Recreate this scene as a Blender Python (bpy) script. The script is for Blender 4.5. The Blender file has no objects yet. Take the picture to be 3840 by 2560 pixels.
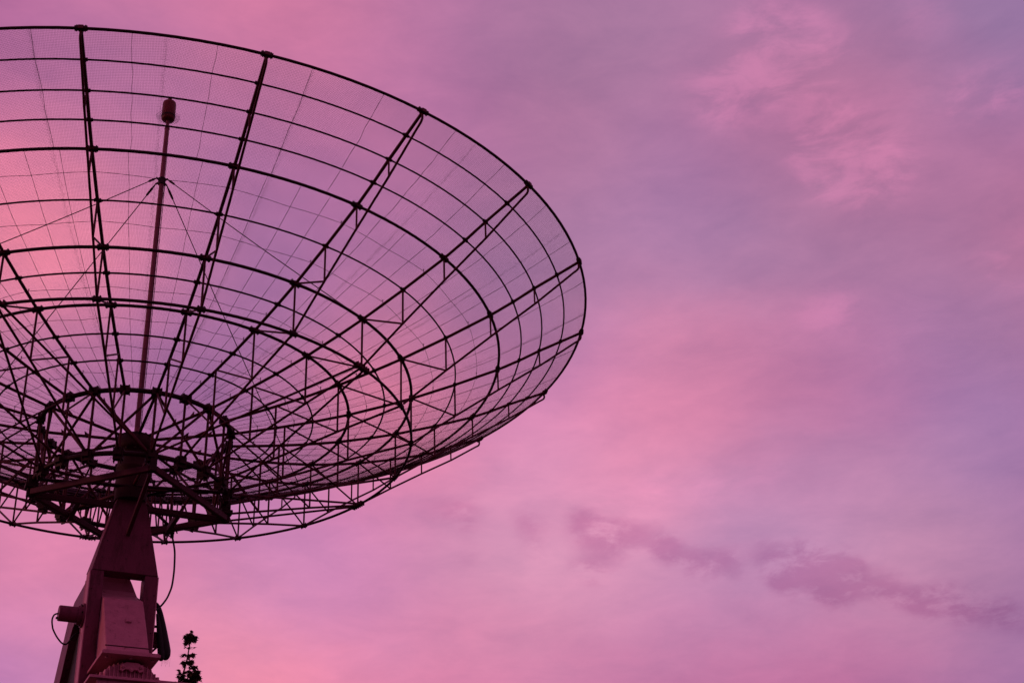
import bpy, bmesh, math, random
import numpy as np
from mathutils import Vector, Matrix
random.seed(7)
PI = math.pi
S = 5.0            # dish radius in metres
Z0 = 10.108        # height of the rim plane
scn = bpy.context.scene

# ------------------------------------------------------------------ camera
CR = ((0.96585635, -0.25673599, -0.03475845), (-0.09612561, -0.47970689, 0.87214744), (0.2405855, 0.83902797, 0.48800685))
cam_d = bpy.data.cameras.new('camera'); cam = bpy.data.objects.new('camera', cam_d)
scn.collection.objects.link(cam); scn.camera = cam
cam_d.sensor_width = 36.0; cam_d.lens = 5510.87/3840*36.0
cam_d.clip_start = 0.1; cam_d.clip_end = 20000
M4 = Matrix((CR[0], CR[1], tuple(-c for c in CR[2]))).transposed().to_4x4()
M4.translation = Vector((0, -3.00827965*S, 1.6))
cam.matrix_world = M4

# ------------------------------------------------------------------ sky
SKY = [(-3.3,40.9,199.2,123.0,157.5),(6.2,41.8,179.9,115.0,157.3),(11.6,41.0,198.9,124.5,165.6),(17.1,40.6,165.0,111.2,149.5),(23.7,40.5,167.6,124.2,162.4),(29.1,39.5,141.0,106.3,152.5),(35.9,38.3,175.6,121.7,165.6),(40.4,38.3,136.7,112.2,156.0),(-5.8,38.3,192.5,122.3,178.7),(1.1,39.0,236.6,130.2,172.1),(-6.7,35.9,230.6,132.7,163.4),(-1.0,36.2,89.8,98.2,155.4),(6.4,37.3,207.3,123.2,164.7),(13.7,37.4,167.6,115.3,164.3),(21.1,37.1,167.9,118.5,158.9),(27.5,37.6,217.1,120.3,154.6),(30.7,38.3,157.9,121.0,160.8),(36.3,36.1,181.6,115.4,149.2),(39.2,34.3,167.2,120.4,164.9),(-6.7,32.7,236.7,132.7,171.0),(-3.5,32.1,271.7,156.4,173.0),(-0.1,32.5,246.1,134.9,174.8),(4.5,34.7,167.0,121.3,166.4),(10.6,34.1,192.0,120.3,170.4),(17.7,33.1,203.8,126.8,156.6),(22.9,34.9,163.2,124.3,170.9),(27.9,34.1,171.9,122.7,159.2),(32.0,34.6,174.3,109.7,146.1),(35.4,32.7,186.5,121.8,167.0),(22.5,31.1,116.5,104.2,154.6),(27.4,31.1,153.5,120.4,175.5),(32.1,30.8,159.4,125.6,160.6),(36.5,29.6,202.9,123.5,158.0),(-4.3,28.9,193.2,132.7,177.0),(1.1,29.3,173.0,123.1,176.5),(6.8,29.8,193.6,120.2,173.6),(14.5,29.8,151.0,128.7,174.2),(20.7,29.2,248.8,154.9,191.6),(25.2,29.3,219.9,135.7,165.2),(30.0,29.4,220.0,129.2,154.3),(36.7,26.6,190.7,131.8,168.9),(9.7,27.7,264.4,143.8,165.9),(5.0,27.2,138.7,116.3,171.7),(20.1,26.5,205.3,133.1,170.2),(24.9,26.6,177.8,130.1,161.8),(30.4,26.3,194.3,129.6,158.7),(34.6,25.0,161.8,130.3,191.6),(11.6,25.5,229.0,140.0,179.4),(17.2,24.7,217.5,134.4,171.9),(21.8,23.9,218.4,147.1,180.2),(26.4,24.5,199.9,114.4,164.9),(30.4,23.8,185.4,116.2,158.8),(35.0,23.1,155.4,105.6,156.1),(-4.2,22.5,187.1,134.5,192.3),(14.3,23.1,222.4,141.7,179.8),(20.7,22.9,263.0,157.1,191.4),(26.1,22.3,177.0,131.4,171.3),(31.3,21.7,170.9,132.9,160.8),(35.3,20.7,179.3,136.3,170.4),(-4.2,19.6,239.9,129.3,144.9),(5.4,21.1,234.9,148.8,183.0),(10.7,21.5,192.3,131.3,182.0),(16.1,21.2,195.6,163.8,199.2),(21.4,20.6,151.6,133.3,175.9),(27.6,20.5,218.2,168.2,203.0),(33.3,19.2,190.8,124.1,167.9),(-2.0,18.2,201.6,129.2,165.5),(4.6,19.3,169.1,125.4,186.4),(8.9,19.3,196.5,127.1,175.3),(14.2,18.9,243.6,137.5,154.6),(20.4,18.3,215.8,124.3,162.3),(26.4,17.9,201.6,111.3,163.1),(32.1,17.1,218.9,140.8,184.6),(-4.1,16.4,198.6,128.0,183.2),(-1.8,16.5,184.4,132.8,190.9),(3.9,16.7,265.7,149.4,160.6),(9.0,16.9,234.1,147.3,180.9),(15.9,16.9,193.2,130.3,180.8),(21.9,16.4,212.2,143.4,178.5),(27.8,16.0,162.5,112.6,151.1),(34.3,15.7,139.5,110.5,153.9),(-8.2,40.4,178.4,103.0,148.8),(33.9,30.4,109.6,101.7,160.1),(1.1,26.0,186.2,106.8,152.7),(-3.0,26.1,204.3,114.9,157.9),(16.4,27.7,173.6,110.1,167.4),(0.8,23.2,215.4,130.0,174.4),(7.9,23.4,213.4,127.9,169.5),(38.0,28.8,140.3,101.7,136.8),(28.5,26.2,181.9,119.8,179.7)]
BAND = [(12.1,22.9,0.3),(13.1,22.8,0.4),(14.0,22.6,0.45),(16.4,22.1,0.55),(18.5,22.0,1),(19.5,21.6,1),(20.8,21.6,0.7),(13.8,21.0,0.4),(18.8,20.2,0.8),(20.0,20.6,0.4),(22.0,20.9,1),(23.2,20.3,0.75),(24.4,20.1,0.75),(25.8,20.5,0.35),(26.4,19.8,1),(27.5,20.0,1),(26.7,19.1,0.5),(28.2,19.0,1),(29.1,19.3,1),(28.8,18.6,1),(30.4,18.6,1),(31.4,18.0,0.8),(32.2,17.9,0.7),(32.9,17.7,0.75),(33.7,17.5,0.65),(34.4,17.2,0.65),(35.2,17.0,0.5),(16.6,21.1,0.4)]
WISP = [(29.7,40.5,0.6),(29.4,39.6,1),(27.8,39.6,0.7),(30.4,39.5,0.6),(32.0,39.4,0.5),(30.5,38.3,1),(29.5,37.6,0.7),(28.0,38.0,0.5),(26.8,37.5,1.1),(31.8,38.3,0.4),(25.4,38.7,0.4),(31.1,36.1,0.8),(31.5,35.2,1),(31.9,34.6,0.9),(30.5,34.8,0.8),(33.0,35.2,0.7),(33.3,34.1,0.7),(32.6,33.4,0.6),(31.7,33.7,0.4),(34.5,34.1,0.5),(37.1,35.8,0.5),(38.6,36.0,0.6),(39.8,35.9,0.5),(35.0,36.5,0.4),(37.5,39.1,0.4),(36.0,39.2,0.4),(37.1,29.5,0.6),(38.1,29.8,0.5),(30.6,29.1,0.5),(29.4,29.3,0.5),(19.4,22.8,0.5),(21.7,23.0,0.6),(23.9,23.2,0.6),(26.2,23.3,0.5),(16.4,19.2,0.4)]

def lin(c):
    c = c/255.0
    return c/12.92 if c <= .04045 else ((c+.055)/1.055)**2.4
def dirv(az, el):
    a, e = math.radians(az), math.radians(el)
    return (math.sin(a)*math.cos(e), math.cos(a)*math.cos(e), math.sin(e))
world = bpy.data.worlds.new("World"); scn.world = world; world.use_nodes = True
nt = world.node_tree; nt.nodes.clear()
def N(t, **k):
    n = nt.nodes.new(t)
    for a, b in k.items(): setattr(n, a, b)
    return n
def put(sock, v):
    if isinstance(v, (int, float)): sock.default_value = v
    elif isinstance(v, (tuple, list)): sock.default_value = tuple(v)
    else: nt.links.new(v, sock)
def mth(op, a, b=None, c=None, clamp=False):
    n = N('ShaderNodeMath', operation=op, use_clamp=clamp); put(n.inputs[0], a)
    if b is not None: put(n.inputs[1], b)
    if c is not None: put(n.inputs[2], c)
    return n.outputs[0]
def vec(op, a, b=None, c=None):
    n = N('ShaderNodeVectorMath', operation=op); put(n.inputs[0], a)
    if b is not None: put(n.inputs[1], b)
    if c is not None: put(n.inputs[2], c)
    return n.outputs[1] if op in ('DOT_PRODUCT', 'LENGTH') else n.outputs[0]
def noise(v, scale, detail=8, rough=.55, out=0, dist=0.0):
    n = N('ShaderNodeTexNoise', noise_dimensions='3D'); put(n.inputs['Vector'], v)
    n.inputs['Scale'].default_value = scale; n.inputs['Detail'].default_value = detail
    n.inputs['Roughness'].default_value = rough; n.inputs['Distortion'].default_value = dist
    return n.outputs[out]
tc = N('ShaderNodeTexCoord'); D0 = vec('NORMALIZE', tc.outputs['Generated'])
# flattened cloud space: clouds stretch along the horizon, slightly tipped
mp = N('ShaderNodeMapping'); put(mp.inputs[0], D0)
mp.inputs['Rotation'].default_value = (0.0, math.radians(-16), 0.0); mp.inputs['Scale'].default_value = (1, 1, 2.1)
DC = mp.outputs[0]
w1 = vec('SUBTRACT', noise(DC, 7.5, 7, .60, 1), (.5, .5, .5))
DW = vec('NORMALIZE', vec('MULTIPLY_ADD', w1, (.062, .062, .062), D0))
DE = vec('NORMALIZE', vec('MULTIPLY_ADD', vec('SUBTRACT', noise(DC, 26, 6, .62, 1), (.5, .5, .5)), (.022, .022, .022), D0))
mp2 = N('ShaderNodeMapping'); put(mp2.inputs[0], D0)
mp2.inputs['Rotation'].default_value = (0.0, math.radians(-13), 0.0); mp2.inputs['Scale'].default_value = (1, 1, 2.7)
KG = 190.0
cs = np.array([dirv(a, e) for a, e, *_ in SKY]); tg = np.array([[lin(r), lin(g), lin(b)] for _, _, r, g, b in SKY])
BASE = np.array([.53, .18, .375])
K = np.exp(KG*(cs@cs.T-1)); ntg = len(cs)
Wt = np.linalg.solve(K.T@K+.06*np.eye(ntg), K.T@(tg-BASE))
sep = N('ShaderNodeSeparateXYZ'); put(sep.inputs[0], D0)
up = mth('MULTIPLY_ADD', sep.outputs[2], -.25, 1.06)
acc = vec('SCALE', tuple(BASE)); nt.nodes[-1].inputs[3].default_value = 1.0
def lobe(c, k, src=None):
    return mth('EXPONENT', mth('MULTIPLY_ADD', vec('DOT_PRODUCT', src or DW, tuple(c)), k, -k))
for c, wv in zip(cs, Wt):
    # (the tiny term only makes the nodes evaluate one after another, which keeps the shader small)
    acc = vec('MULTIPLY_ADD', lobe(c, KG, vec('MULTIPLY_ADD', acc, (1e-9, 1e-9, 1e-9), DW)), tuple(float(q) for q in wv), acc)
# soft cloud mottling
n1 = mth('SUBTRACT', noise(DC, 11, 9, .58), .5)
n2 = mth('SUBTRACT', noise(mp2.outputs[0], 17, 9, .64, dist=.35), .5)
nn = mth('MULTIPLY_ADD', n2, .75, mth('MULTIPLY', n1, .7))
tint = vec('MULTIPLY_ADD', nn, (.52, .42, .30), (1, 1, 1))
acc = vec('MULTIPLY', acc, tint)
def sums(tab, k):
    s = None
    for a, e, am in tab:
        l = mth('MULTIPLY', lobe(dirv(a, e), k, vec('MULTIPLY_ADD', acc if s is None else s, (1e-9, 1e-9, 1e-9), DE)), am)
        s = l if s is None else mth('ADD', s, l)
    return s
def mapr(v, a, b, c, d):
    n = N('ShaderNodeMapRange', interpolation_type='SMOOTHSTEP', clamp=True); put(n.inputs[0], v)
    for i, q in enumerate((a, b, c, d)): n.inputs[i+1].default_value = q
    return n.outputs[0]
dk = mth('MULTIPLY', mapr(sums(BAND, 13000.0), .08, .95, 0, 1), mapr(noise(DC, 30, 9, .64, dist=.25), .33, .55, 0, 1), clamp=True)
acc = vec('MULTIPLY', acc, vec('MULTIPLY_ADD', dk, (-.19, -.31, -.20), (1, 1, 1)))
ws = mth('MULTIPLY', mapr(sums(WISP, 5000.0), .05, 1.1, 0, 1), mapr(noise(mp2.outputs[0], 18, 9, .63, dist=.4), .38, .63, 0, 1), clamp=True)
acc = vec('MULTIPLY_ADD', ws, (.15, .036, .062), acc)
bg = N('ShaderNodeBackground'); put(bg.inputs[0], acc); bg.inputs[1].default_value = 1.0
put(N('ShaderNodeOutputWorld').inputs[0], bg.outputs[0])

# ------------------------------------------------------------------ last low red sun, off to the left
sun_d = bpy.data.lights.new('sun', 'SUN'); sun_d.energy = .95; sun_d.angle = math.radians(8); sun_d.color = (1, .36, .30)
sun = bpy.data.objects.new('sun', sun_d); scn.collection.objects.link(sun)
sun.rotation_euler = Vector((-1, .12, .16)).to_track_quat('Z', 'Y').to_euler()
scn.view_settings.view_transform = 'Standard'; scn.view_settings.look = 'None'
scn.view_settings.exposure = 0; scn.view_settings.gamma = 1

# ------------------------------------------------------------------ materials
def mat(name, col, rough=.55, metal=0.0, var=.25, scale=6.0, dirt=None, bump=.0, bscale=40, dscale=3.0, dlo=.58, dhi=.7, spec=.15, streak=1.0):
    m = bpy.data.materials.new(name); m.use_nodes = True; t = m.node_tree
    b = t.nodes['Principled BSDF']; b.inputs['Roughness'].default_value = rough; b.inputs['Metallic'].default_value = metal; b.inputs['Specular IOR Level'].default_value = spec
    tcn = t.nodes.new('ShaderNodeTexCoord'); nz = t.nodes.new('ShaderNodeTexNoise')
    nz.inputs['Scale'].default_value = scale; nz.inputs['Detail'].default_value = 8; nz.inputs['Roughness'].default_value = .65
    t.links.new(tcn.outputs['Object'], nz.inputs['Vector'])
    cr = t.nodes.new('ShaderNodeValToRGB'); e = cr.color_ramp.elements
    e[0].position = .3; e[1].position = .72
    e[0].color = tuple(c*(1-var) for c in col)+(1,); e[1].color = tuple(min(1, c*(1+var)) for c in col)+(1,)
    t.links.new(nz.outputs[0], cr.inputs[0]); out = cr.outputs[0]
    if dirt:
        nd = t.nodes.new('ShaderNodeTexNoise'); nd.inputs['Scale'].default_value = dscale; nd.inputs['Detail'].default_value = 10
        nd.inputs['Roughness'].default_value = .75
        mpn = t.nodes.new('ShaderNodeMapping'); mpn.inputs['Scale'].default_value = (1, 1, streak); t.links.new(tcn.outputs['Object'], mpn.inputs[0]); t.links.new(mpn.outputs[0], nd.inputs['Vector'])
        mr = t.nodes.new('ShaderNodeMapRange'); mr.inputs[1].default_value = dlo; mr.inputs[2].default_value = dhi
        t.links.new(nd.outputs[0], mr.inputs[0])
        mx = t.nodes.new('ShaderNodeMix'); mx.data_type = 'RGBA'
        t.links.new(mr.outputs[0], mx.inputs[0]); t.links.new(out, mx.inputs[6]); mx.inputs[7].default_value = tuple(dirt)+(1,)
        out = mx.outputs[2]
    t.links.new(out, b.inputs['Base Color'])
    if bump:
        nb = t.nodes.new('ShaderNodeTexNoise'); nb.inputs['Scale'].default_value = bscale; nb.inputs['Detail'].default_value = 6
        t.links.new(tcn.outputs['Object'], nb.inputs['Vector'])
        bp = t.nodes.new('ShaderNodeBump'); bp.inputs['Strength'].default_value = bump; bp.inputs['Distance'].default_value = .01
        t.links.new(nb.outputs[0], bp.inputs['Height']); t.links.new(bp.outputs[0], b.inputs['Normal'])
    return m
M_STEEL = mat('red_primed_steel', (.022, .003, .005), .6, 0, .45, 9, dirt=(.008, .003, .004))
M_STRUT = mat('maroon_painted_steel', (.055, .004, .009), .6, 0, .4, 7)
M_WIRE = mat('galvanised_wire', (.035, .012, .025), .6, 0, .2, 5)
M_PAINT = mat('shaded_yoke_paint', (.115, .020, .042), .5, 0, .16, 5, dirt=(.045, .006, .010), bump=.45, bscale=45, dscale=11, dlo=.50, dhi=.66, streak=.22)  # darker than the pedestal paint: the dish's shade is put into this colour
M_CRADLE = mat('cradle_paint', (.055, .006, .016), .55, 0, .25, 5, dirt=(.02, .003, .005))
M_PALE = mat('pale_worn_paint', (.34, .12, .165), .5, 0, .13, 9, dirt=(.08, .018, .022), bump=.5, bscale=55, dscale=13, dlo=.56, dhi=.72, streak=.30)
M_RUST = mat('rusty_drum', (.026, .003, .004), .7, 0, .5, 3, dirt=(.02, .006, .006), dscale=2)
M_MAST = mat('mast_paint', (.15, .035, .05), .5, 0, .2, 3)
M_FEED = mat('feed_paint', (.085, .002, .003), .45, 0, .3, 4)
M_BLACK = mat('black_rubber_and_recess', (.006, .004, .005), .6, 0, .3, 10)
M_LEAF = mat('maple_leaf', (.05, .03, .012), .6, 0, .4, 12)
M_BARK = mat('maple_bark', (.05, .025, .02), .8, 0, .4, 30, bump=.4)
M_GRASS = mat('dusk_grass', (.035, .045, .02), .95, 0, .5, 1.5, dirt=(.06, .045, .03), dscale=.3, bump=.6, bscale=12)
M_CONC = mat('concrete', (.3, .27, .26), .9, 0, .2, 2, dirt=(.15, .13, .12), bump=.3)

# ------------------------------------------------------------------ mesh builder (dish units: radius 1, rim plane z = 0)
class MB:
    def __init__(s): s.v = []; s.f = []; s.sm = []
    def add(s, vs, fs, smooth=False):
        o = len(s.v); s.v += [tuple(p) for p in vs]; s.f += [tuple(i+o for i in f) for f in fs]; s.sm += [smooth]*len(fs)
    def tube(s, pts, r, n=8, caps=True, closed=False):
        P = [Vector(p) for p in pts]; m = len(P)
        rr = r if isinstance(r, (list, tuple)) else [r]*m
        T = []
        for i in range(m):
            a = P[(i-1) % m] if (i or closed) else P[0]; b = P[(i+1) % m] if (i < m-1 or closed) else P[-1]
            T.append((b-a).normalized())
        ref = Vector((0, 0, 1)) if abs(T[0].z) < .9 else Vector((1, 0, 0))
        u = (ref-T[0]*ref.dot(T[0])).normalized(); vs = []
        for i in range(m):
            u = (u-T[i]*u.dot(T[i])).normalized(); w = T[i].cross(u)
            k = 1.0
            if 0 < i < m-1:
                d = (P[i]-P[i-1]).normalized().dot(T[i]); k = 1/max(.6, d)
            for j in range(n):
                a = 2*PI*j/n+PI/n; vs.append(P[i]+(u*math.cos(a)+w*math.sin(a))*rr[i]*k)
        fs = []
        for i in range(m if closed else m-1):
            q = (i+1) % m
            for j in range(n): fs.append((i*n+j, i*n+(j+1) % n, q*n+(j+1) % n, q*n+j))
        s.add(vs, fs, n > 4)
        if caps and not closed: s.add(vs[:n], [tuple(range(n))[::-1]]); s.add(vs[-n:], [tuple(range(n))])
    def cyl(s, a, b, ra, rb=None, n=24):
        s.tube([a, b], [ra, ra if rb is None else rb], n)
    def box(s, c, ax, h):          # centre, three axes, half sizes
        c = Vector(c); A = [Vector(q).normalized() for q in ax]
        vs = [c+A[0]*h[0]*i+A[1]*h[1]*j+A[2]*h[2]*k for i in (-1, 1) for j in (-1, 1) for k in (-1, 1)]
        s.add(vs, [(0, 1, 3, 2), (4, 6, 7, 5), (0, 4, 5, 1), (2, 3, 7, 6), (0, 2, 6, 4), (1, 5, 7, 3)])
    def beam(s, a, b, w, h, side=(0, 0, 1)):  # rectangular bar
        a, b = Vector(a), Vector(b); t = (b-a).normalized(); x = t.cross(Vector(side)).normalized(); y = x.cross(t)
        s.box((a+b)/2, (t, x, y), ((b-a).length/2, w/2, h/2))
    def prism(s, poly, o, ax, ay, az, d):  # polygon in (ax, ay) extruded along az from 0 to d
        o, ax, ay, az = map(Vector, (o, ax, ay, az)); n = len(poly)
        vs = [o+ax*p[0]+ay*p[1] for p in poly]+[o+ax*p[0]+ay*p[1]+az*d for p in poly]
        s.add(vs, [tuple(range(n)), tuple(range(n, 2*n))[::-1]]+[(i, i+n, (i+1) % n+n, (i+1) % n) for i in range(n)])
    def build(s, name, m, parent=None, bevel=0, raw=False, flat=False):
        me = bpy.data.meshes.new(name)
        vs = s.v if raw else [(x*S, y*S, z*S+Z0) for x, y, z in s.v]
        me.from_pydata(vs, [], s.f); me.update()
        bm = bmesh.new(); bm.from_mesh(me); bmesh.ops.recalc_face_normals(bm, faces=bm.faces); bm.to_mesh(me); bm.free()
        if not flat: me.polygons.foreach_set('use_smooth', s.sm)
        me.materials.append(m)
        o = bpy.data.objects.new(name, me); scn.collection.objects.link(o); o.parent = parent
        if bevel:
            b = o.modifiers.new('bevel', 'BEVEL'); b.width = bevel; b.segments = 2; b.limit_method = 'ANGLE'
        return o
def tag(o, label=None, cat=None, group=None, kind=None):
    for k, v in (('label', label), ('category', cat), ('group', group), ('kind', kind)):
        if v: o[k] = v
    return o
def empty(name, loc=(0, 0, 0)):
    o = bpy.data.objects.new(name, None); o.location = loc; scn.collection.objects.link(o); return o

# ------------------------------------------------------------------ ground
g = MB(); NG = 40
g.add([(-4000, -4000, 0), (4000, -4000, 0), (4000, 4000, 0), (-4000, 4000, 0)], [(0, 1, 2, 3)])
tag(g.build('ground', M_GRASS, raw=True), 'dark mown grass field around the radio telescope', 'grass', kind='structure')

# ------------------------------------------------------------------ the radio telescope
TEL = tag(empty('radio_telescope'), 'large open mesh dish antenna on a tapering painted steel pedestal', 'radio telescope')
PH, ST = 3.29929, PI/10
RR = [1, .9495, .898, .8501, .7992, .6995, .6, .5399, .4601, .3808, .3006, .2033]
ZZ = [0, -.0255, -.0512, -.0777, -.1029, -.144, -.1812, -.2005, -.224, -.243, -.259, -.2758]
def zs(r):
    rr = RR[::-1]+[9]; zz = ZZ[::-1]
    if r < RR[-1]: return -.2758-.283*(RR[-1]**2-r*r)
    return float(np.interp(r, RR[::-1], zz))
def zsm(r): return .2845*(r*r-1) if r > .55 else .2845*(r*r-1)-.0015
def ang(k): return PH-k*ST
def cp(r, a, z): return (r*math.sin(a), r*math.cos(a), z)
TH = [.0029, .0018, .0018, .0018, .0031, .0018, .0033, .0019, .0032, .0019, .0019, .0052]
HN = ['rim_hoop']+['hoop']*10+['hub_hoop']
STUD = [.75, .65, .50, .42, .34, .26]

def hoop(name, r, z, rad, seg=160, sl=.010, block=False, par=TEL, keep=range(20)):
    m = MB(); m.tube([cp(r, 2*PI*i/seg, z) for i in range(seg)], rad, 8, closed=True)
    for k in keep:
        a = ang(k); e = sl/r
        if block:
            for sg in (-1, 1):
                b = a+sg*e*.8; t = (math.cos(b), -math.sin(b), 0); o = (math.sin(b), math.cos(b), 0)
                m.box(cp(r, b, z), (t, o, (0, 0, 1)), (.0014, rad*1.65, rad*1.65))
            t = (math.cos(a), -math.sin(a), 0); o = (math.sin(a), math.cos(a), 0)
            m.box(cp(r, a, z), (t, o, (0, 0, 1)), (sl*.8, rad*1.45, rad*1.45))
            for q in (-.6, .6):
                m.cyl(cp(r, a+e*q, z-rad*2.1), cp(r, a+e*q, z+rad*2.1), rad*.25, n=6)
        else:
            m.tube([cp(r, a-e, z), cp(r, a+e, z)], rad*1.75, 8)
            m.cyl(cp(r, a-e*.7, z-rad*2.3), cp(r, a-e*.7, z+rad*2.3), rad*.55, n=6)
            m.cyl(cp(r, a+e*.7, z-rad*2.3), cp(r, a+e*.7, z+rad*2.3), rad*.55, n=6)
    return m.build(name, M_STEEL, par)
for j in range(12):
    hoop(HN[j], RR[j], ZZ[j], TH[j], sl=.0105 if TH[j] > .002 else .0065, block=(j == 11 or j == 0 and False))
R6L, Z6L, RLH, ZLH = .6, -.294, .202, -.419
hoop('lower_hoop', R6L, Z6L, .0031, sl=.008)
hoop('lower_hub_hoop', RLH, ZLH, .0052, seg=120, sl=.011, block=True)

# one rib, built on the azimuth of rib 0 and turned into place
def zlow(r):
    X = [.202, .46, .6, .7, .8, .9, .985]; Y = [-.419, -.336, -.294, -.2235, -.1555, -.0895, -.0275]
    return float(np.interp(r, X, Y))
def make_rib():
    a = ang(0); up = MB()
    rs = [RR[11]]+[.24, .27, .3006, .34, .3808, .42, .4601, .5, .5399, .57, .6, .65, .6995, .75, .7992, .8501, .898, .9495, 1]
    up.tube([cp(r, a, zs(r)-.001) for r in rs], .0032, 8)
    o = Vector((math.sin(a), math.cos(a), 0)); t = (math.cos(a), -math.sin(a), 0)
    for j in range(11):
        w = .0044 if TH[j] > .002 else .0032
        up.box(cp(RR[j], a, ZZ[j]), (t, o, (0, 0, 1)), (w, w*1.2, w*.8))
    for r in STUD:
        z = zs(r); up.cyl(cp(r, a, z-.007), cp(r, a, z+.009), .0006, n=6); up.cyl(cp(r, a, z+.0085), cp(r, a, z+.0108), .0012, n=6)
    R = up.build('rib', M_STRUT, TEL)
    lo = MB()
    pts = [cp(.998, a, -.003), cp(.9985, a, -.0130), cp(.9978, a, -.0165), cp(.9955, a, -.0200), cp(.9915, a, -.0232), cp(.985, a, -.0275)]+[cp(r, a, zlow(r)) for r in (.97, .94, .9, .85, .8, .75, .7, .65, .605)]
    lo.tube(pts, .0024, 8)
    lo.tube([cp(.6, a, Z6L), cp(.46, a, -.336), cp(.32, a, -.381), cp(RLH, a, ZLH)], .0026, 8)
    lo.build('lower_chord', M_STRUT, R)
    for r, rad in ((.898, .0019), (.7992, .0020), (.6995, .0021), (.6, .0022), (.4601, .0022), (.32, .0023), (.2033, .0028)):
        s = MB(); s.tube([cp(r, a, zs(r)), cp(r, a, zlow(r))] if r != .2033 else [cp(r, a, zs(r)), cp(RLH, a, ZLH)], rad, 8); s.build('strut', M_STRUT, R)
    for r0, r1 in ((.6, .6995), (.4601, .6), (.32, .4601), (.2033, .32)):
        s = MB(); s.tube([cp(r0, a, zs(r0)), cp(r1, a, zlow(r1) if r1 != .6 else Z6L)], .0020, 8); s.build('diagonal', M_STRUT, R)
    return R
rib0 = make_rib()
def turned(o, rz, parent=TEL):
    c = o.copy(); scn.collection.objects.link(c); c.parent = parent
    if rz is not None: c.rotation_euler = (0, 0, rz)
    for ch in [q for q in o.children]: turned(ch, None, c)
    return c
for k in range(1, 20): turned(rib0, k*ST, TEL)      # azimuth is measured clockwise, so rib k turns by +k*ST

# spokes carry every other rib on to the hub drum
sp = None
for k in range(1, 20, 2):
    a = ang(k)
    if sp is None:
        m = MB(); m.tube([cp(.2033, a, -.2765), cp(.034, a, -.293)], .0034, 8)
        t = Vector((math.cos(a), -math.sin(a), 0))
        for r in (.155, .105):
            b = Vector(cp(r, a, zs(r))); o = Vector((math.sin(a), math.cos(a), 0))
            m.prism([(-.007, -.004), (.005, -.004), (.007, .011), (-.002, .004)], b-t*.001, o, Vector((0, 0, 1)), t, .002)
        sp = m.build('spoke', M_STRUT, TEL); k0 = k
    else: turned(sp, (k-k0)*ST, TEL)
# crossed braces round the hub cylinder, two ribs to a bay
hb = None
for k in range(1, 20, 2):
    if hb is None:
        pair = []
        for z0, z1, off in ((-.2758, ZLH, .0), (ZLH, -.2758, .004)):
            m = MB(); m.tube([cp(.203-off, ang(1), z0), cp(.203-off, ang(3), z1)], .0030, 8); pair.append(m.build('hub_brace', M_STRUT, TEL))
        hb = pair
    else:
        for q in hb: turned(q, (k-1)*ST, TEL)
# long braces in the lower plane: five doubled joints, two braces each
lb = None
for k in (3, 7, 11, 15, 19):
    if lb is None:
        lb = []
        for d in (-2, 2):
            e = .02 if d > 0 else -.02
            m = MB(); p0 = cp(R6L, ang(k)-e*.9, Z6L); m.tube([p0, cp(RLH, ang(k+d), ZLH)], .0025, 8)
            a2 = ang(k)-e*.9; m.tube([cp(R6L, a2-.013, Z6L), cp(R6L, a2+.013, Z6L)], .0046, 8)
            for q in (-.012, 0, .012):
                tt = (math.cos(a2), -math.sin(a2), 0); oo = (math.sin(a2), math.cos(a2), 0)
                m.box(cp(R6L, a2+q, Z6L), (tt, oo, (0, 0, 1)), (.0013, .0062, .0052))
            lb.append(m.build('lower_brace', M_STRUT, TEL))
    else:
        for q in lb: turned(q, (k-3)*ST, TEL)
# chord bars across the lower hub hoop
for k0_, k1_ in ((13, 4), (5, 16)):
    m = MB(); m.tube([cp(RLH, ang(k0_), ZLH+.003), cp(RLH, ang(k1_), ZLH+.003)], .0034, 8); m.build('cross_bar', M_STEEL, TEL)
# stout clevis brackets under the lower hub hoop
cb = None
for k in range(20):
    if cb is None:
        a = ang(0); t = Vector((math.cos(a), -math.sin(a), 0)); o = Vector((math.sin(a), math.cos(a), 0)); m = MB()
        b = Vector(cp(.2025, a, ZLH))
        m.box(b+Vector((0, 0, -.011)), (t, o, (0, 0, 1)), (.010, .0065, .004))
        for s_ in (-1, 1): m.prism([(-.009, 0), (.009, 0), (.005, -.017), (-.005, -.017)], b+t*(s_*.007)-Vector((0, 0, .004)), o, Vector((0, 0, 1)), t, .002)
        m.box(b+o*.010, (t, o, (0, 0, 1)), (.007, .003, .008))
        cb = m.build('clevis_bracket', M_STEEL, TEL)
    else: turned(cb, k*ST, TEL)

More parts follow.
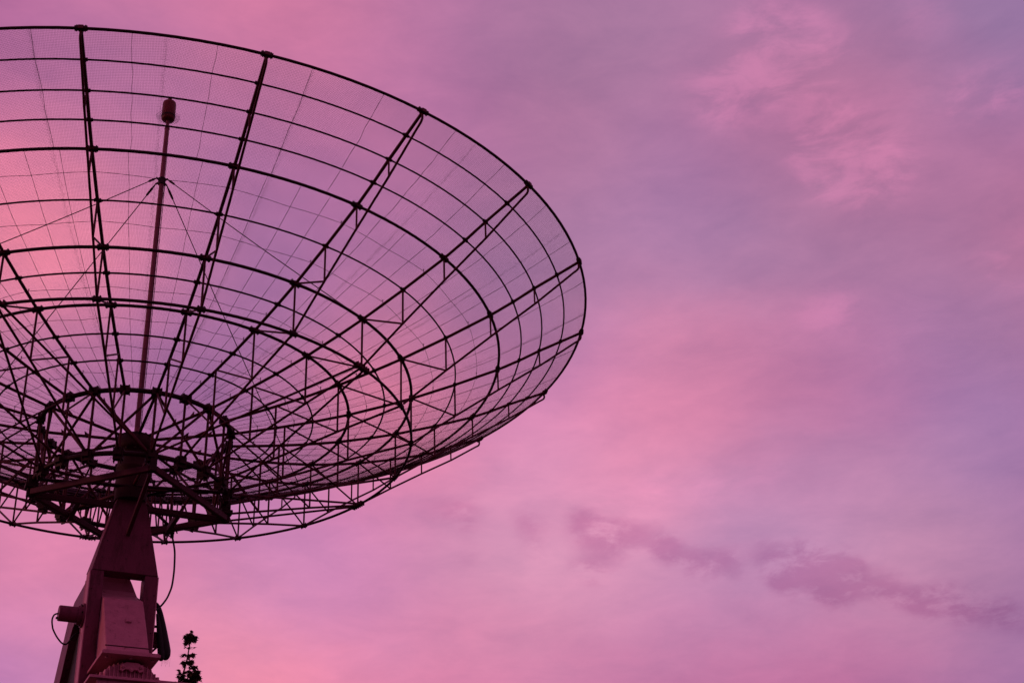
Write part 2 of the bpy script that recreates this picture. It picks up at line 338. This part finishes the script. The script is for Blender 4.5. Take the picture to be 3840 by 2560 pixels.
# ---- wire mesh gores: square netting laid parallel to the ribs, lapped along a seam
SP, WR = .0026, .00014
def gore(seed, seam):
    rnd = random.Random(seed); m = MB(); G = ST
    def surf(r): return zsm(r)+.0022
    def place(u, v, mirror):      # u across, v along the rib at angle 0 (or G when mirrored)
        r = math.hypot(u, v); th = math.atan2(u, v)
        th = G-th if mirror else th
        a = ang(0)-th
        sag = .0
        return (r*math.sin(a), r*math.cos(a), surf(r)-sag)
    def wire(ps):
        P = [Vector(p) for p in ps]; vs = []; n = len(P)
        t = (P[-1]-P[0]).normalized(); x = t.cross(Vector((0, 0, 1))).normalized(); y = Vector((0, 0, 1))
        for p in P: vs += [p+x*WR, p-x*WR*.5+y*WR*.87, p-x*WR*.5-y*WR*.87]
        m.add(vs, [(i*3+j, i*3+(j+1) % 3, i*3+3+(j+1) % 3, i*3+3+j) for i in range(n-1) for j in range(3)])
    for mirror, top in ((False, seam*G), (True, G-seam*G)):
        if top <= .01: continue
        tt = math.tan(top); u = SP*.5
        while u < math.sin(top):
            v0 = max(u/tt, .045)-rnd.uniform(0, .012)-rnd.random()*rnd.random()*.02
            v0 = max(v0, .04); v1 = math.sqrt(max(0, 1-u*u))
            if v1 > v0+.01:
                n = max(2, int((v1-v0)/.055)+1)
                j = rnd.uniform(-.0003, .0003)
                wire([place(u+j+rnd.uniform(-.00012, .00012), v0+(v1-v0)*i/n, mirror) for i in range(n+1)])
            u += SP*rnd.uniform(.96, 1.04)
        v = .045
        while v < 1:
            um = v*tt
            if math.hypot(um, v) > 1: um = math.sqrt(max(0, 1-v*v))
            um2 = um+rnd.uniform(0, .007) if um < math.sin(top)*.999 else um
            if math.hypot(um2, v) > 1: um2 = um
            if um > .003:
                n = max(2, int(um/.03)+1)
                wire([place(um2*i/n, v+rnd.uniform(-.00012, .00012), mirror) for i in range(n+1)])
            v += SP*rnd.uniform(.96, 1.04)
    return m
gv = [gore(1, .72), gore(2, .45), gore(3, .28), gore(4, .60)]
GO = []
for i, q in enumerate(gv):
    P = q.build('mesh_panel', M_WIRE, TEL, flat=True)
    # thin tie wires running out along the panel
    m = MB()
    for fr, r0 in ((.27, .80), (.73, .80), (.25, .21), (.52, .21), (.77, .21)):
        r1 = 1.0 if r0 > .5 or fr != .52 else .80
        if r0 < .5: r1 = .8
        a = ang(0)-ST*fr; rs = np.linspace(r0, r1, 10)
        m.tube([cp(r, a+random.uniform(-.002, .002), zsm(r)+.0005) for r in rs], .00045, 4)
    m.build('tie_wire', M_WIRE, P)
    GO.append(P)
order = [1, 2, 1, 3, 0, 2, 3, 1, 0, 2, 1, 3, 0, 2, 1, 0, 3, 2, 1, 0]   # gore k lies between rib k and rib k+1
used = set()
for k in range(20):
    q = order[k]
    if q not in used: used.add(q); GO[q].rotation_euler = (0, 0, k*ST); 
    else: turned(GO[q], k*ST, TEL)
for r in STUD:
    m = MB(); n = 120
    m.tube([cp(r-.004*(.5-abs((i % 6)-3)/6.0)*1.6, ang(0)+2*PI*i/n, zs(r)+.006-.004*(1-abs((i % 6)-3)/3.0)) for i in range(n)], .00045, 4, closed=True)
    m.build('span_wire', M_WIRE, TEL)

# ---- feed mast, feed and guys
m = MB(); m.tube([(0, 0, -.30), (0, 0, .40), (0, 0, .553)], [.0062, .0060, .0056], 20); m.cyl((0, 0, .553), (0, 0, .563), .0066, .0050, 20)
m.cyl((0, 0, .56), (0, 0, .60), .0042, n=16)
MAST = m.build('feed_mast', M_MAST, TEL)
m = MB(); m.cyl((0, 0, .386), (0, 0, .402), .0088, n=16); m.cyl((0, 0, .402), (0, 0, .406), .0105, .0064, 16)
GA = [(18.05, 'g'), (13.2, 'g'), (8.1, 'g'), (2.85, 'g')]
for k, _ in GA:
    a = ang(k); m.prism([(0, 0), (.020, -.006), (.020, -.009), (0, -.013)], Vector((0, 0, .402))-Vector((math.cos(a), -math.sin(a), 0))*.001, Vector((math.sin(a), math.cos(a), 0)), (0, 0, 1), Vector((math.cos(a), -math.sin(a), 0)), .002)
m.build('guy_collar', M_STEEL, MAST)
m = MB(); m.tube([(.0078, -.004, -.28), (.0078, -.004, .0), (.0078, -.004, .398)], .0009, 6); m.build('feed_cable', M_BLACK, MAST)
m = MB(); prof = [(.0045, .578), (.0140, .580), (.0158, .584), (.0166, .592), (.0165, .6285), (.0156, .6335), (.0085, .6400), (.0045, .6410), (.0034, .6415), (.0034, .6445), (.0047, .6455), (.0047, .6495), (.0022, .6515)]
m.tube([(0, 0, z) for r, z in prof], [r for r, z in prof], 28); FEED = m.build('feed_housing', M_FEED, TEL)
m = MB(); m.cyl((0, 0, .5845), (0, 0, .5925), .0150, .0172, 28); FC = m.build('pin_ring', M_BLACK, FEED)
m = MB()
for i in range(30):
    a = 2*PI*i/30; rl = random.uniform(.0275, .0305)
    m.tube([(.016*math.sin(a), .016*math.cos(a), .588), (rl*math.sin(a), rl*math.cos(a), .5895)], .0005, 5)
tag(m.build('radial_pins', M_BLACK, FEED), kind='stuff')
for k, _ in GA:
    a = ang(k); p0 = Vector(cp(.018, a, .3945)); p1 = Vector(cp(.6, a, -.1800)); m = MB()
    m.tube([p0+(p1-p0)*i/12-Vector((0, 0, .004*math.sin(PI*i/12))) for i in range(13)], .0012, 6)
    W = m.build('guy_wire', M_STEEL, TEL)
    m = MB(); d = (p1-p0).normalized(); m.tube([p0, p0+d*.012, p0+d*.016, p0+d*.034, p0+d*.038], [.0012, .0022, .0030, .0026, .0010], 10); m.build('turnbuckle', M_STEEL, W)

# ---- hub drum (polar shaft under the vertex)
m = MB(); prof = [(.0300, -.296), (.0425, -.298), (.0435, -.322), (.0400, -.326), (.0350, -.329), (.0345, -.362), (.0362, -.364), (.0362, -.368), (.0342, -.371), (.0335, -.405), (.0352, -.420), (.030, -.432)]
m.tube([(0, 0, z) for r, z in prof], [r for r, z in prof], 40); HUB = m.build('hub_drum', M_RUST, TEL)
m = MB(); m.cyl((0, 0, -.292), (0, 0, -.300), .0405, n=40)
for i in range(12):
    a = 2*PI*i/12; m.cyl(cp(.038, a, -.290), cp(.038, a, -.330), .0022, n=8)
m.build('top_flange', M_STEEL, HUB)
for k in range(1, 20, 4):
    m = MB(); m.tube([cp(.0335, ang(k), -.412), cp(.199, ang(k), ZLH+.003)], .0036, 8); m.build('lower_spoke', M_STRUT, TEL)

# ---- square cradle frame below the hub; local axes of the mount
t10 = math.radians(10); WX = Vector((math.cos(t10), math.sin(t10), 0)); NY = Vector((math.sin(t10), -math.cos(t10), 0)); UZ = Vector((0, 0, 1))
def L(u, n, z): return WX*u+NY*n+UZ*z
VL, VF, VR, VB = (-.209, 0), (.002, .210), (.212, 0), (.002, -.205)
for p, q in ((VL, VF), (VF, VR), (VR, VB), (VB, VL)):
    m = MB(); d = (L(*q, 0)-L(*p, 0)).normalized()
    m.beam(L(*p, -.449)+d*.007, L(*q, -.449)-d*.007, .010, .0135); m.build('cradle_beam', M_CRADLE, TEL, bevel=.008)
for sg, V in ((-1, VL), (1, VR)):
    m = MB(); m.beam(L(sg*.030, 0, -.4525), L(V[0]-sg*.012, 0, -.4525), .010, .014); B = m.build('cradle_arm', M_CRADLE, TEL, bevel=.008)
    m = MB(); m.beam(L(sg*.106, -.004, -.4525), L(sg*.106, -.103, -.4525), .010, .013); m.build('cradle_web', M_CRADLE, B, bevel=.006)
    m = MB(); m.beam(L(V[0]-sg*.004, 0, -.458), L(V[0]-sg*.004, 0, -.412), .014, .016, side=(WX)); m.box(L(V[0]-sg*.004, 0, -.436), (WX, NY, UZ), (.013, .013, .005)); m.build('corner_post', M_STEEL, TEL, bevel=.006)
for V in (VF, VB):
    m = MB(); m.beam(L(V[0], V[1]*.985, -.456), L(V[0], V[1]*.985, -.414), .014, .014, side=(WX)); m.build('corner_post', M_STEEL, TEL, bevel=.006)
m = MB(); m.beam(L(.0, .196, -.457), L(-.006, .046, -.533), .0085, .0085, side=WX); m.build('knee_brace', M_CRADLE, TEL, bevel=.005)
m = MB(); m.beam(L(-.01, -.19, -.457), L(-.006, -.035, -.533), .0085, .0085, side=WX); m.build('knee_brace', M_CRADLE, TEL, bevel=.005)

# ---- yoke: tapered head, two legs, two rearward tail arms
def loft(m, secs):               # secs: list of (z, [(u, n) x4])
    vs = []; 
    for z, c in secs: vs += [L(u, n, z) for u, n in c]
    k = len(secs[0][1]); fs = [tuple(range(k)), tuple(range(k*(len(secs)-1), k*len(secs)))[::-1]]
    for i in range(len(secs)-1):
        for j in range(k): fs.append((i*k+j, i*k+(j+1) % k, (i+1)*k+(j+1) % k, (i+1)*k+j))
    m.add(vs, fs)
m = MB()
loft(m, [(-.6130, [(-.0698, .0400), (.0655, .0400), (.0655, .001), (-.0742, .001)]),
         (-.5393, [(-.0540, .0402), (.0485, .0402), (.0485, .006), (-.0562, .006)]),
         (-.4475, [(-.0322, .0400), (.0258, .0400), (.0258, .012), (-.0335, .012)])])
HEAD = m.build('yoke_head', M_PAINT, TEL, bevel=.006)
for u, z in ((-.0450, -.548), (.0370, -.548), (-.0040, -.583), (-.052, -.585)):
    m = MB(); m.cyl(L(u, .0398, z), L(u, .0408, z), .0011, n=8); m.build('bolt', M_BLACK, HEAD)
m = MB(); m.cyl(L(-.004, .026, -.428), L(-.004, .026, -.452), .033, n=32); m.cyl(L(0, 0, -.425), L(0, 0, -.45), .034, n=32); m.build('swivel_collar', M_RUST, TEL)
for sg, u0, u1 in ((-1, -.0716, -.0447), (1, .0390, .0650)):
    m = MB(); zb = -.905
    loft(m, [(zb, [(u0, .0402), (u1, .0402), (u1, .0), (u0, .0)]), (-.6137, [(u0, .0402), (u1, .0402), (u1, .0), (u0, .0)])])
    LG = m.build('yoke_leg', M_PAINT, TEL, bevel=.006)
    uo = u0-.0025 if sg < 0 else u1+.0025; ui = u0+.016 if sg < 0 else u1-.016
    # tail arm: flange strip running down and back, with a recessed web
    m = MB(); P = [(.0, -.6300), (-.115, -.6330), (-.170, -.6520), (-.2821, -.7606), (-.40, -.8750), (-.33, -.905), (-.1874, -.7732), (-.1306, -.7113), (-.0988, -.6941), (-.0648, -.6865), (.0, -.6800)]
    m.prism(P, WX*min(uo, ui), NY, UZ, WX, abs(uo-ui)); T = m.build('tail_arm', M_PAINT, TEL, bevel=.005)
    m = MB(); P2 = [(.004, -.655), (-.10, -.66), (-.24, -.78), (-.33, -.90), (.004, -.90)]
    uw = (u0+.0125) if sg < 0 else (u1-.0145)
    m.prism(P2, WX*uw, NY, UZ, WX, .002); m.build('web_plate', M_BLACK, T)  # web coloured black so the recess's shade is part of the material
    m = MB(); m.prism([(.0038, -.626), (-.0006, -.626), (-.0006, -.905), (.0038, -.905)], WX*(uo if sg < 0 else u1-.0002), NY, UZ, WX, .0027)
    m.prism([(.0405, -.615), (.0050, -.615), (.0050, -.905), (.0405, -.905)], WX*(uo+.0006 if sg < 0 else u1-.0002), NY, UZ, WX, .0021); m.build('lit_side_strip', M_PALE, LG)  # paler strip puts the low sun's light on the leg side into colour

# ---- pedestal head that the yoke straddles
m = MB()
sec = lambda f, b, u0, u1, t=0: [(u0, f), (u1, f), (u1-t*.5, b), (u0+t, b)]
loft(m, [(-.823, sec(.1655, .03, -.0462, .0375, .003)), (-.7465, sec(.110, .0, -.0455, .0372, .003)), (-.676, sec(.055, -.03, -.0440, .0372, .003)), (-.660, sec(.022, -.045, -.0435, .0368)), (-.645, sec(-.008, -.050, -.0435, .0360)), (-.632, sec(-.020, -.055, -.0435, .034)), (-.612, sec(-.025, -.055, -.0435, .0265)), (-.596, sec(-.025, -.055, -.0435, .018))])
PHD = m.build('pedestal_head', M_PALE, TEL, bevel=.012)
m = MB(); m.box(L(.002, .103, -.735), (WX, (NY*.79+UZ*.61), (UZ*.79-NY*.61)), (.0052, .0030, .0062)); m.build('name_plate', M_PALE, PHD, bevel=.003)
m = MB(); m.prism([(.1500, -.8025), (.1520, -.8025), (.1530, -.8045), (.1510, -.8045)], WX*-.0468, NY, UZ, WX, .0847); m.build('weld_seam', M_RUST, PHD)
m = MB(); m.prism([(.19, -.8250), (.19, -.8310), (.030, -.8310), (.030, -.8250)], WX*-.0577, NY, UZ, WX, .1115); m.prism([(.1875, -.8225), (.1875, -.8249), (.034, -.8249), (.034, -.8225)], WX*-.0555, NY, UZ, WX, .106)
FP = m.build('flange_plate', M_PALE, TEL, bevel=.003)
for u, n in ((-.045, .17), (.042, .17), (-.04, .06), (.042, .06), (0, .175)):
    m = MB(); m.cyl(L(u, n, -.8225), L(u, n, -.8345), .0032, n=6); m.build('bolt', M_PALE, FP)
m = MB(); m.prism([(.222, -.8835), (.222, -.8885), (.02, -.8885), (.02, -.8835)], WX*-.0812, NY, UZ, WX, .190)
m.prism([(.212, -.8886), (.212, -.96), (.208, -.96), (.208, -.8886)], WX*-.066, NY, UZ, WX, .156)
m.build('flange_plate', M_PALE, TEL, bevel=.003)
# finned gearbox between the plates
m = MB(); gc = L(.004, .118, -.858)
def gsec(sc, hw): 
    pts = []
    for i in range(25):
        a = PI*i/24; pts.append((hw*sc*math.cos(a)*-1, (.0255*sc)*math.sin(a)**.75))
    return pts
arch = [(-.0500, -.0255), (-.0500, -.006)]+[(-.0500*math.cos(PI*i/18), -.006+.0275*math.sin(PI*i/18)) for i in range(1, 18)]+[(.0500, -.006), (.0500, -.0255)]
m.prism(arch, gc-NY*.055, WX, UZ, NY, .095)
GB = m.build('gearbox', M_PALE, TEL, bevel=.01)
m = MB()
for i in range(13):
    u = -.047+.0945*i/12; h = -.006+.0275*math.sqrt(max(0, 1-(u/.05)**2))+.0022
    m.prism([(-.0520, -.0250), (.0455, -.0250), (.0455, h*.55), (.040, h), (-.0520, h)], gc+WX*(u-.0009), NY, UZ, WX, .0018)
m.build('cooling_fins', M_PALE, GB, bevel=.002)
m = MB(); m.prism([(-.022, .004), (-.019, .014), (-.010, .0195), (.012, .0195), (.021, .014), (.024, .004), (.016, .001), (.012, .0055), (-.012, .0055), (-.016, .001)], gc+NY*.0455, WX, UZ, NY, .006)
for u in (-.017, .018, .0): m.cyl(gc+NY*.050+WX*u+UZ*(.011 if u else .005), gc+NY*.0545+WX*u+UZ*(.011 if u else .005), .0040, n=16); m.cyl(gc+NY*.0544+WX*u+UZ*(.011 if u else .005), gc+NY*.0565+WX*u+UZ*(.011 if u else .005), .0022, n=6)
m.build('gear_cover', M_PALE, GB, bevel=.004)
m = MB()
for u in (-.052, .055): m.cyl(gc+WX*u+NY*.03-UZ*.0255, gc+WX*u+NY*.03-UZ*.004, .0075, .0055, 16); m.cyl(gc+WX*u+NY*.03-UZ*.004, gc+WX*u+NY*.03+UZ*.001, .0040, n=6)
m.build('mounting_lug', M_PALE, GB)
# lower pedestal down to the concrete foot (below the picture)
m = MB(); zg = -Z0/S+.06
loft(m, [(zg, sec(.20, -.14, -.16, .16)), (-1.25, sec(.17, -.07, -.085, .085)), (-.8895, sec(.200, .03, -.060, .084))]); m.build('pedestal_column', M_PALE, TEL, bevel=.02)
m = MB(); m.box(L(0, .03, -Z0/S+.03), (WX, NY, UZ), (.30, .30, .03)); m.build('foundation', M_CONC, TEL, bevel=.03)
m = MB(); m.prism([(.0395, -.9052), (-.33, -.9052), (-.10, -1.25), (.0395, -1.25)], WX*-.0716, NY, UZ, WX, .1366); m.build('yoke_skirt', M_PAINT, TEL, bevel=.01)

m = MB(); m.box(L(-.002, .0402, -.6135), (WX, NY, UZ), (.0675, .0006, .0007)); m.build('weld_seam', M_RUST, HEAD)
m = MB(); m.prism([(-.0300, .0), (-.0298, .0), (-.0512, -.096), (-.0520, -.096)], L(0, .0399, -.449), WX, UZ, NY, .0011); m.build('weld_seam', M_RUST, HEAD)
for zq in (-.655, -.735, -.815):
    for uq in (-.067, .060): m = MB(); m.cyl(L(uq, .0398, zq), L(uq, .0412, zq), .0014, n=6); m.build('bolt', M_RUST, TEL)
# ---- elevation drive motor on the left leg, and its lead
m = MB(); mo = L(-.0742, .020, -.706)
m.cyl(mo, mo-WX*.0035, .0245, n=40); m.cyl(mo-WX*.0035, mo-WX*.0120, .0205, .0185, n=40); m.cyl(mo-WX*.012, mo-WX*.046, .0160, n=40); m.cyl(mo-WX*.046, mo-WX*.0485, .0160, .0150, n=40)
MO = m.build('drive_motor', M_PAINT, TEL)
for i in range(8):
    a = 2*PI*i/8; c = mo+(NY*math.cos(a)+UZ*math.sin(a))*.0218; m = MB(); m.cyl(c-WX*.0034, c-WX*.0062, .0016, n=6); m.build('bolt', M_STEEL, MO)
m = MB(); m.cyl(mo-WX*.0480-UZ*.0105, mo-WX*.0525-UZ*.0105, .0024, n=8); m.build('cable_gland', M_STEEL, MO)

def cable(name, pts, r, m, par, n=8):
    b = MB(); V = [L(*p) for p in pts]; Q = []
    for i in range(len(V)-1):
        p0, p1, p2, p3 = V[max(i-1, 0)], V[i], V[i+1], V[min(i+2, len(V)-1)]
        for s_ in range(4):
            t = s_/4; Q.append(.5*((2*p1)+(p2-p0)*t+(2*p0-5*p1+4*p2-p3)*t*t+(3*p1-p0-3*p2+p3)*t**3))
    Q.append(V[-1]); R_ = r if not isinstance(r, list) else [float(np.interp(i/4, range(len(r)), r)) for i in range(len(Q))]
    b.tube(Q, R_, n); return b.build(name, m, par)
c = cable('supply_cable', [(0.1187, -0.113, -0.457), (0.121, -0.0997, -0.4812), (0.1218, -0.0864, -0.5034), (0.1204, -0.0731, -0.5264), (0.1184, -0.0598, -0.5564), (0.1149, -0.0465, -0.5827), (0.1105, -0.0332, -0.6045), (0.1043, -0.0199, -0.6228), (0.0964, -0.0066, -0.6417), (0.0843, 0.0067, -0.662), (0.0714, 0.02, -0.6776)], .0021, M_BLACK, TEL)
b = MB(); p = L(*(0.1187, -0.113, -0.457)); b.tube([p+WX*.011*math.cos(i*.6)+UZ*(.006+.010*math.sin(i*.6)) for i in range(9)], .0017, 6); b.tube([p+UZ*.006, p-UZ*.006], .0045, 8); b.build('cable_tie', M_BLACK, c)
cable('motor_cable', [(-0.1218, 0.02, -0.7066), (-0.1279, 0.0187, -0.7085), (-0.1309, 0.0175, -0.7118), (-0.1326, 0.0163, -0.7182), (-0.1321, 0.015, -0.7249), (-0.1304, 0.0138, -0.7316), (-0.1281, 0.0125, -0.7381), (-0.1202, 0.0112, -0.7506), (-0.1114, 0.01, -0.7603), (-0.1069, 0.0088, -0.7633), (-0.1029, 0.0075, -0.7644), (-0.0991, 0.0063, -0.7639), (-0.0966, 0.005, -0.7616), (-0.0923, 0.0037, -0.7553), (-0.0853, 0.0025, -0.7431), (-0.0771, 0.0013, -0.7364), (-0.0674, 0.0, -0.736)], .0017, M_BLACK, MO)
c = cable('cable_bundle', [(0.0721, 0.01, -0.6587), (0.076, 0.01, -0.6652), (0.0802, 0.01, -0.6762), (0.086, 0.01, -0.6985), (0.0907, 0.01, -0.7225), (0.0953, 0.01, -0.7457), (0.0986, 0.01, -0.7595), (0.1, 0.01, -0.7694), (0.0983, 0.01, -0.7763)], [0.00172, 0.00401, 0.00573, 0.00745, 0.00974, 0.01146, 0.01146, 0.00974, 0.00516], M_BLACK, TEL, 14)
cable('cable_loop', [(0.0747, 0.018, -0.6852), (0.0803, 0.018, -0.713), (0.0858, 0.018, -0.7463), (0.0893, 0.018, -0.7684), (0.0901, 0.018, -0.7783), (0.0904, 0.018, -0.7827)], [0.00287, 0.00516, 0.00688, 0.00745, 0.0063, 0.00287], M_BLACK, c, 12)
b = MB()
for i in range(9):
    p = L(0.0983-.004+.002*i, .01, -0.7763+.004); b.tube([p, p+WX*random.uniform(-.006, .003)-UZ*random.uniform(.008, .02)], .0002, 4)
b.build('frayed_thread', M_BLACK, c)
b = MB(); b.cyl(L(.064, .0, -0.7478), L(.0795, .0, -0.7467), .0052, n=16); b.cyl(L(.0795, 0, -0.7467), L(.083, 0, -0.7467), .0068, n=16)
b.beam(L(.066, .0, -0.769), L(.080, .0, -0.7532), .004, .004)
b.box(L(0.0804, -.004, -0.7301), (WX, NY, UZ), (.0055, .006, .012)); b.beam(L(.064, .0, -0.7073), L(.083, .0, -0.7062), .004, .0045)
b.build('cable_bracket', M_PAINT, TEL)


# ------------------------------------------------------------------ maple sapling

TREE = tag(empty('maple_tree', (0.821, 3.107, 0)), 'slender young maple with dark pointed leaves rising beside the pedestal', 'tree')
TO = TREE.location.copy(); DF = Vector((0.2406, 0.839, 0.488)); tr = MB()
ST_ = [[[0.892, 2.767, 7.426], [0.882, 2.818, 7.344], [0.875, 2.848, 7.296], [0.863, 2.938, 7.146], [0.844, 3.008, 7.036], [0.822, 3.065, 6.949], [0.805, 3.111, 6.879]], [[0.908, 2.948, 7.108], [0.903, 3.002, 7.017], [0.89, 3.055, 6.933], [0.878, 3.095, 6.871]], [[0.779, 3.032, 7.027], [0.78, 3.076, 6.951], [0.786, 3.119, 6.874]], [[0.98, 2.99, 7.0], [0.947, 3.04, 6.931], [0.932, 3.08, 6.869]], [[0.863, 2.938, 7.146], [0.842, 2.929, 7.173], [0.824, 2.927, 7.185]], [[0.863, 2.938, 7.146], [0.883, 2.918, 7.171], [0.894, 2.909, 7.182]], [[0.875, 2.848, 7.296], [0.86, 2.839, 7.32], [0.843, 2.835, 7.334]], [[0.875, 2.848, 7.296], [0.894, 2.826, 7.324], [0.908, 2.813, 7.341]], [[0.866, 2.883, 7.24], [0.836, 2.883, 7.255]], [[0.866, 2.883, 7.24], [0.905, 2.865, 7.253]], [[0.851, 2.978, 7.084], [0.828, 2.976, 7.099]], [[0.903, 3.002, 7.017], [0.94, 2.971, 7.053], [0.961, 2.962, 7.058]]]
for s_, r0 in zip(ST_, [4, 3, 2.2, 3, 1.2, 1.2, 1.3, 1.3, 1, 1, 1.5, 1.5]):
    m0 = len(s_); tr.tube([Vector(p)-TO for p in s_], [r0/306*(.35+.65*i/(m0-1)) if r0 > 1.6 else r0/306 for i in range(m0)], 7)
base = Vector(ST_[0][-1])-TO
tr.tube([base+Vector((0, 0, .02)), base-Vector((.05, 0, 1.2)), base*.0+Vector((-.1, .05, 3.2)), Vector((0, 0, 1.2)), Vector((0, 0, -.05))], [.013, .022, .045, .06, .075], 10)
rnd = random.Random(5); lf = MB()
for i in (1, 2, 3):
    p = Vector(ST_[i][-1])-TO; tr.tube([p, (p+base)/2-Vector((0, 0, .5)), Vector((-.07, .02, 4.6))], [.009, .014, .02], 7)
LOBE = [(0, -.10), (.16, -.02), (.42, -.16), (.30, .10), (.62, .22), (.28, .34), (.34, .62), (.13, .50), (0, 1.0), (-.13, .50), (-.34, .62), (-.28, .34), (-.62, .22), (-.30, .10), (-.42, -.16), (-.16, -.02)]
def leaf(p, size, droop=.6):
    a = rnd.uniform(0, 2*PI); e = rnd.uniform(-1.3, .35)*droop*1.6
    d = Vector((math.cos(a)*math.cos(e), math.sin(a)*math.cos(e), math.sin(e))); x = d.cross(Vector((rnd.gauss(0, .5), rnd.gauss(0, .5), 1))).normalized(); nrm = x.cross(d)
    vs = [p+d*.22*size]+[p+(x*u*.95+d*v+nrm*(abs(u)*-.22-v*v*.12))*size for u, v in LOBE]
    lf.add(vs, [(0, i+1, (i+1) % 16+1) for i in range(16)])
CL = [([0.878, 2.794, 7.387], 0.042, 20), ([0.848, 2.814, 7.368], 0.029, 8), ([0.912, 2.798, 7.363], 0.029, 8), ([0.882, 2.816, 7.347], 0.029, 6), ([0.835, 2.845, 7.32], 0.023, 4), ([0.929, 2.804, 7.345], 0.026, 4), ([0.909, 2.817, 7.332], 0.02, 3), ([0.832, 2.882, 7.258], 0.013, 2), ([0.866, 2.871, 7.26], 0.016, 3), ([0.908, 2.864, 7.253], 0.02, 3), ([0.81, 2.936, 7.177], 0.023, 4), ([0.83, 2.924, 7.187], 0.016, 2), ([0.903, 2.905, 7.185], 0.023, 3), ([0.915, 2.915, 7.162], 0.016, 2), ([0.906, 2.952, 7.102], 0.029, 7), ([0.92, 2.94, 7.116], 0.02, 3), ([0.834, 2.974, 7.099], 0.023, 5), ([0.844, 2.993, 7.062], 0.016, 3), ([0.953, 2.972, 7.044], 0.026, 5), ([0.968, 2.962, 7.055], 0.02, 3), ([0.777, 3.039, 7.016], 0.016, 4), ([0.784, 3.058, 6.979], 0.013, 3), ([0.799, 3.046, 6.993], 0.013, 2), ([0.826, 3.066, 6.946], 0.033, 10), ([0.843, 3.054, 6.957], 0.02, 4), ([0.981, 2.998, 6.986], 0.046, 14), ([1.014, 2.994, 6.976], 0.023, 4), ([0.944, 3.024, 6.959], 0.039, 10), ([0.909, 3.017, 6.989], 0.026, 5), ([0.974, 3.041, 6.915], 0.046, 14), ([0.87, 3.019, 7.004], 0.02, 4), ([0.897, 3.075, 6.895], 0.033, 8), ([0.845, 3.094, 6.889], 0.026, 7), ([0.953, 3.071, 6.874], 0.059, 16), ([1.011, 3.031, 6.914], 0.026, 4), ([0.871, 3.077, 6.905], 0.026, 5)]
for c_, r, n_ in CL:
    for i in range(int(n_*(1.5 if Vector(c_).z > 7.15 else 2.1))):
        q = Vector((rnd.gauss(0, .45), rnd.gauss(0, .45), rnd.gauss(0, .45)))*r
        leaf(Vector(c_)-TO+q, rnd.uniform(.055, .085) if r > .02 else rnd.uniform(.035, .055))
for s_ in ST_[:3]:
    for i in range(16 if s_ is ST_[0] else 8):
        j = rnd.randrange(len(s_)-1); p = Vector(s_[j]).lerp(Vector(s_[j+1]), rnd.random())
        q = p-TO+Vector((rnd.gauss(0, .035), rnd.gauss(0, .035), rnd.uniform(-.01, .03))); tr.tube([p-TO, q], .0022, 4); leaf(q, rnd.uniform(.03, .055))
for i in range(26):      # side limbs and the crown below the picture
    z = rnd.uniform(2.6, 6.3); a = rnd.uniform(0, 2*PI); ln = rnd.uniform(.25, 1.0)*(1.15-.16*z+.35)
    p = Vector((-.06, .03, z)); q = p+Vector((math.cos(a)*ln, math.sin(a)*ln, ln*.7)); 
    if q.z > 6.55: q.z = 6.55
    tr.tube([p, (p+q)/2+Vector((0, 0, .05)), q], [.018, .012, .005], 6)
    for j in range(60):
        t = rnd.uniform(.2, 1.08); leaf(p+(q-p)*t+Vector((rnd.gauss(0, .11), rnd.gauss(0, .11), rnd.gauss(0, .10)-.03)), rnd.uniform(.06, .11))
T1 = tr.build('trunk', M_BARK, TREE, raw=True); tag(lf.build('crown', M_LEAF, TREE, raw=True, flat=True))
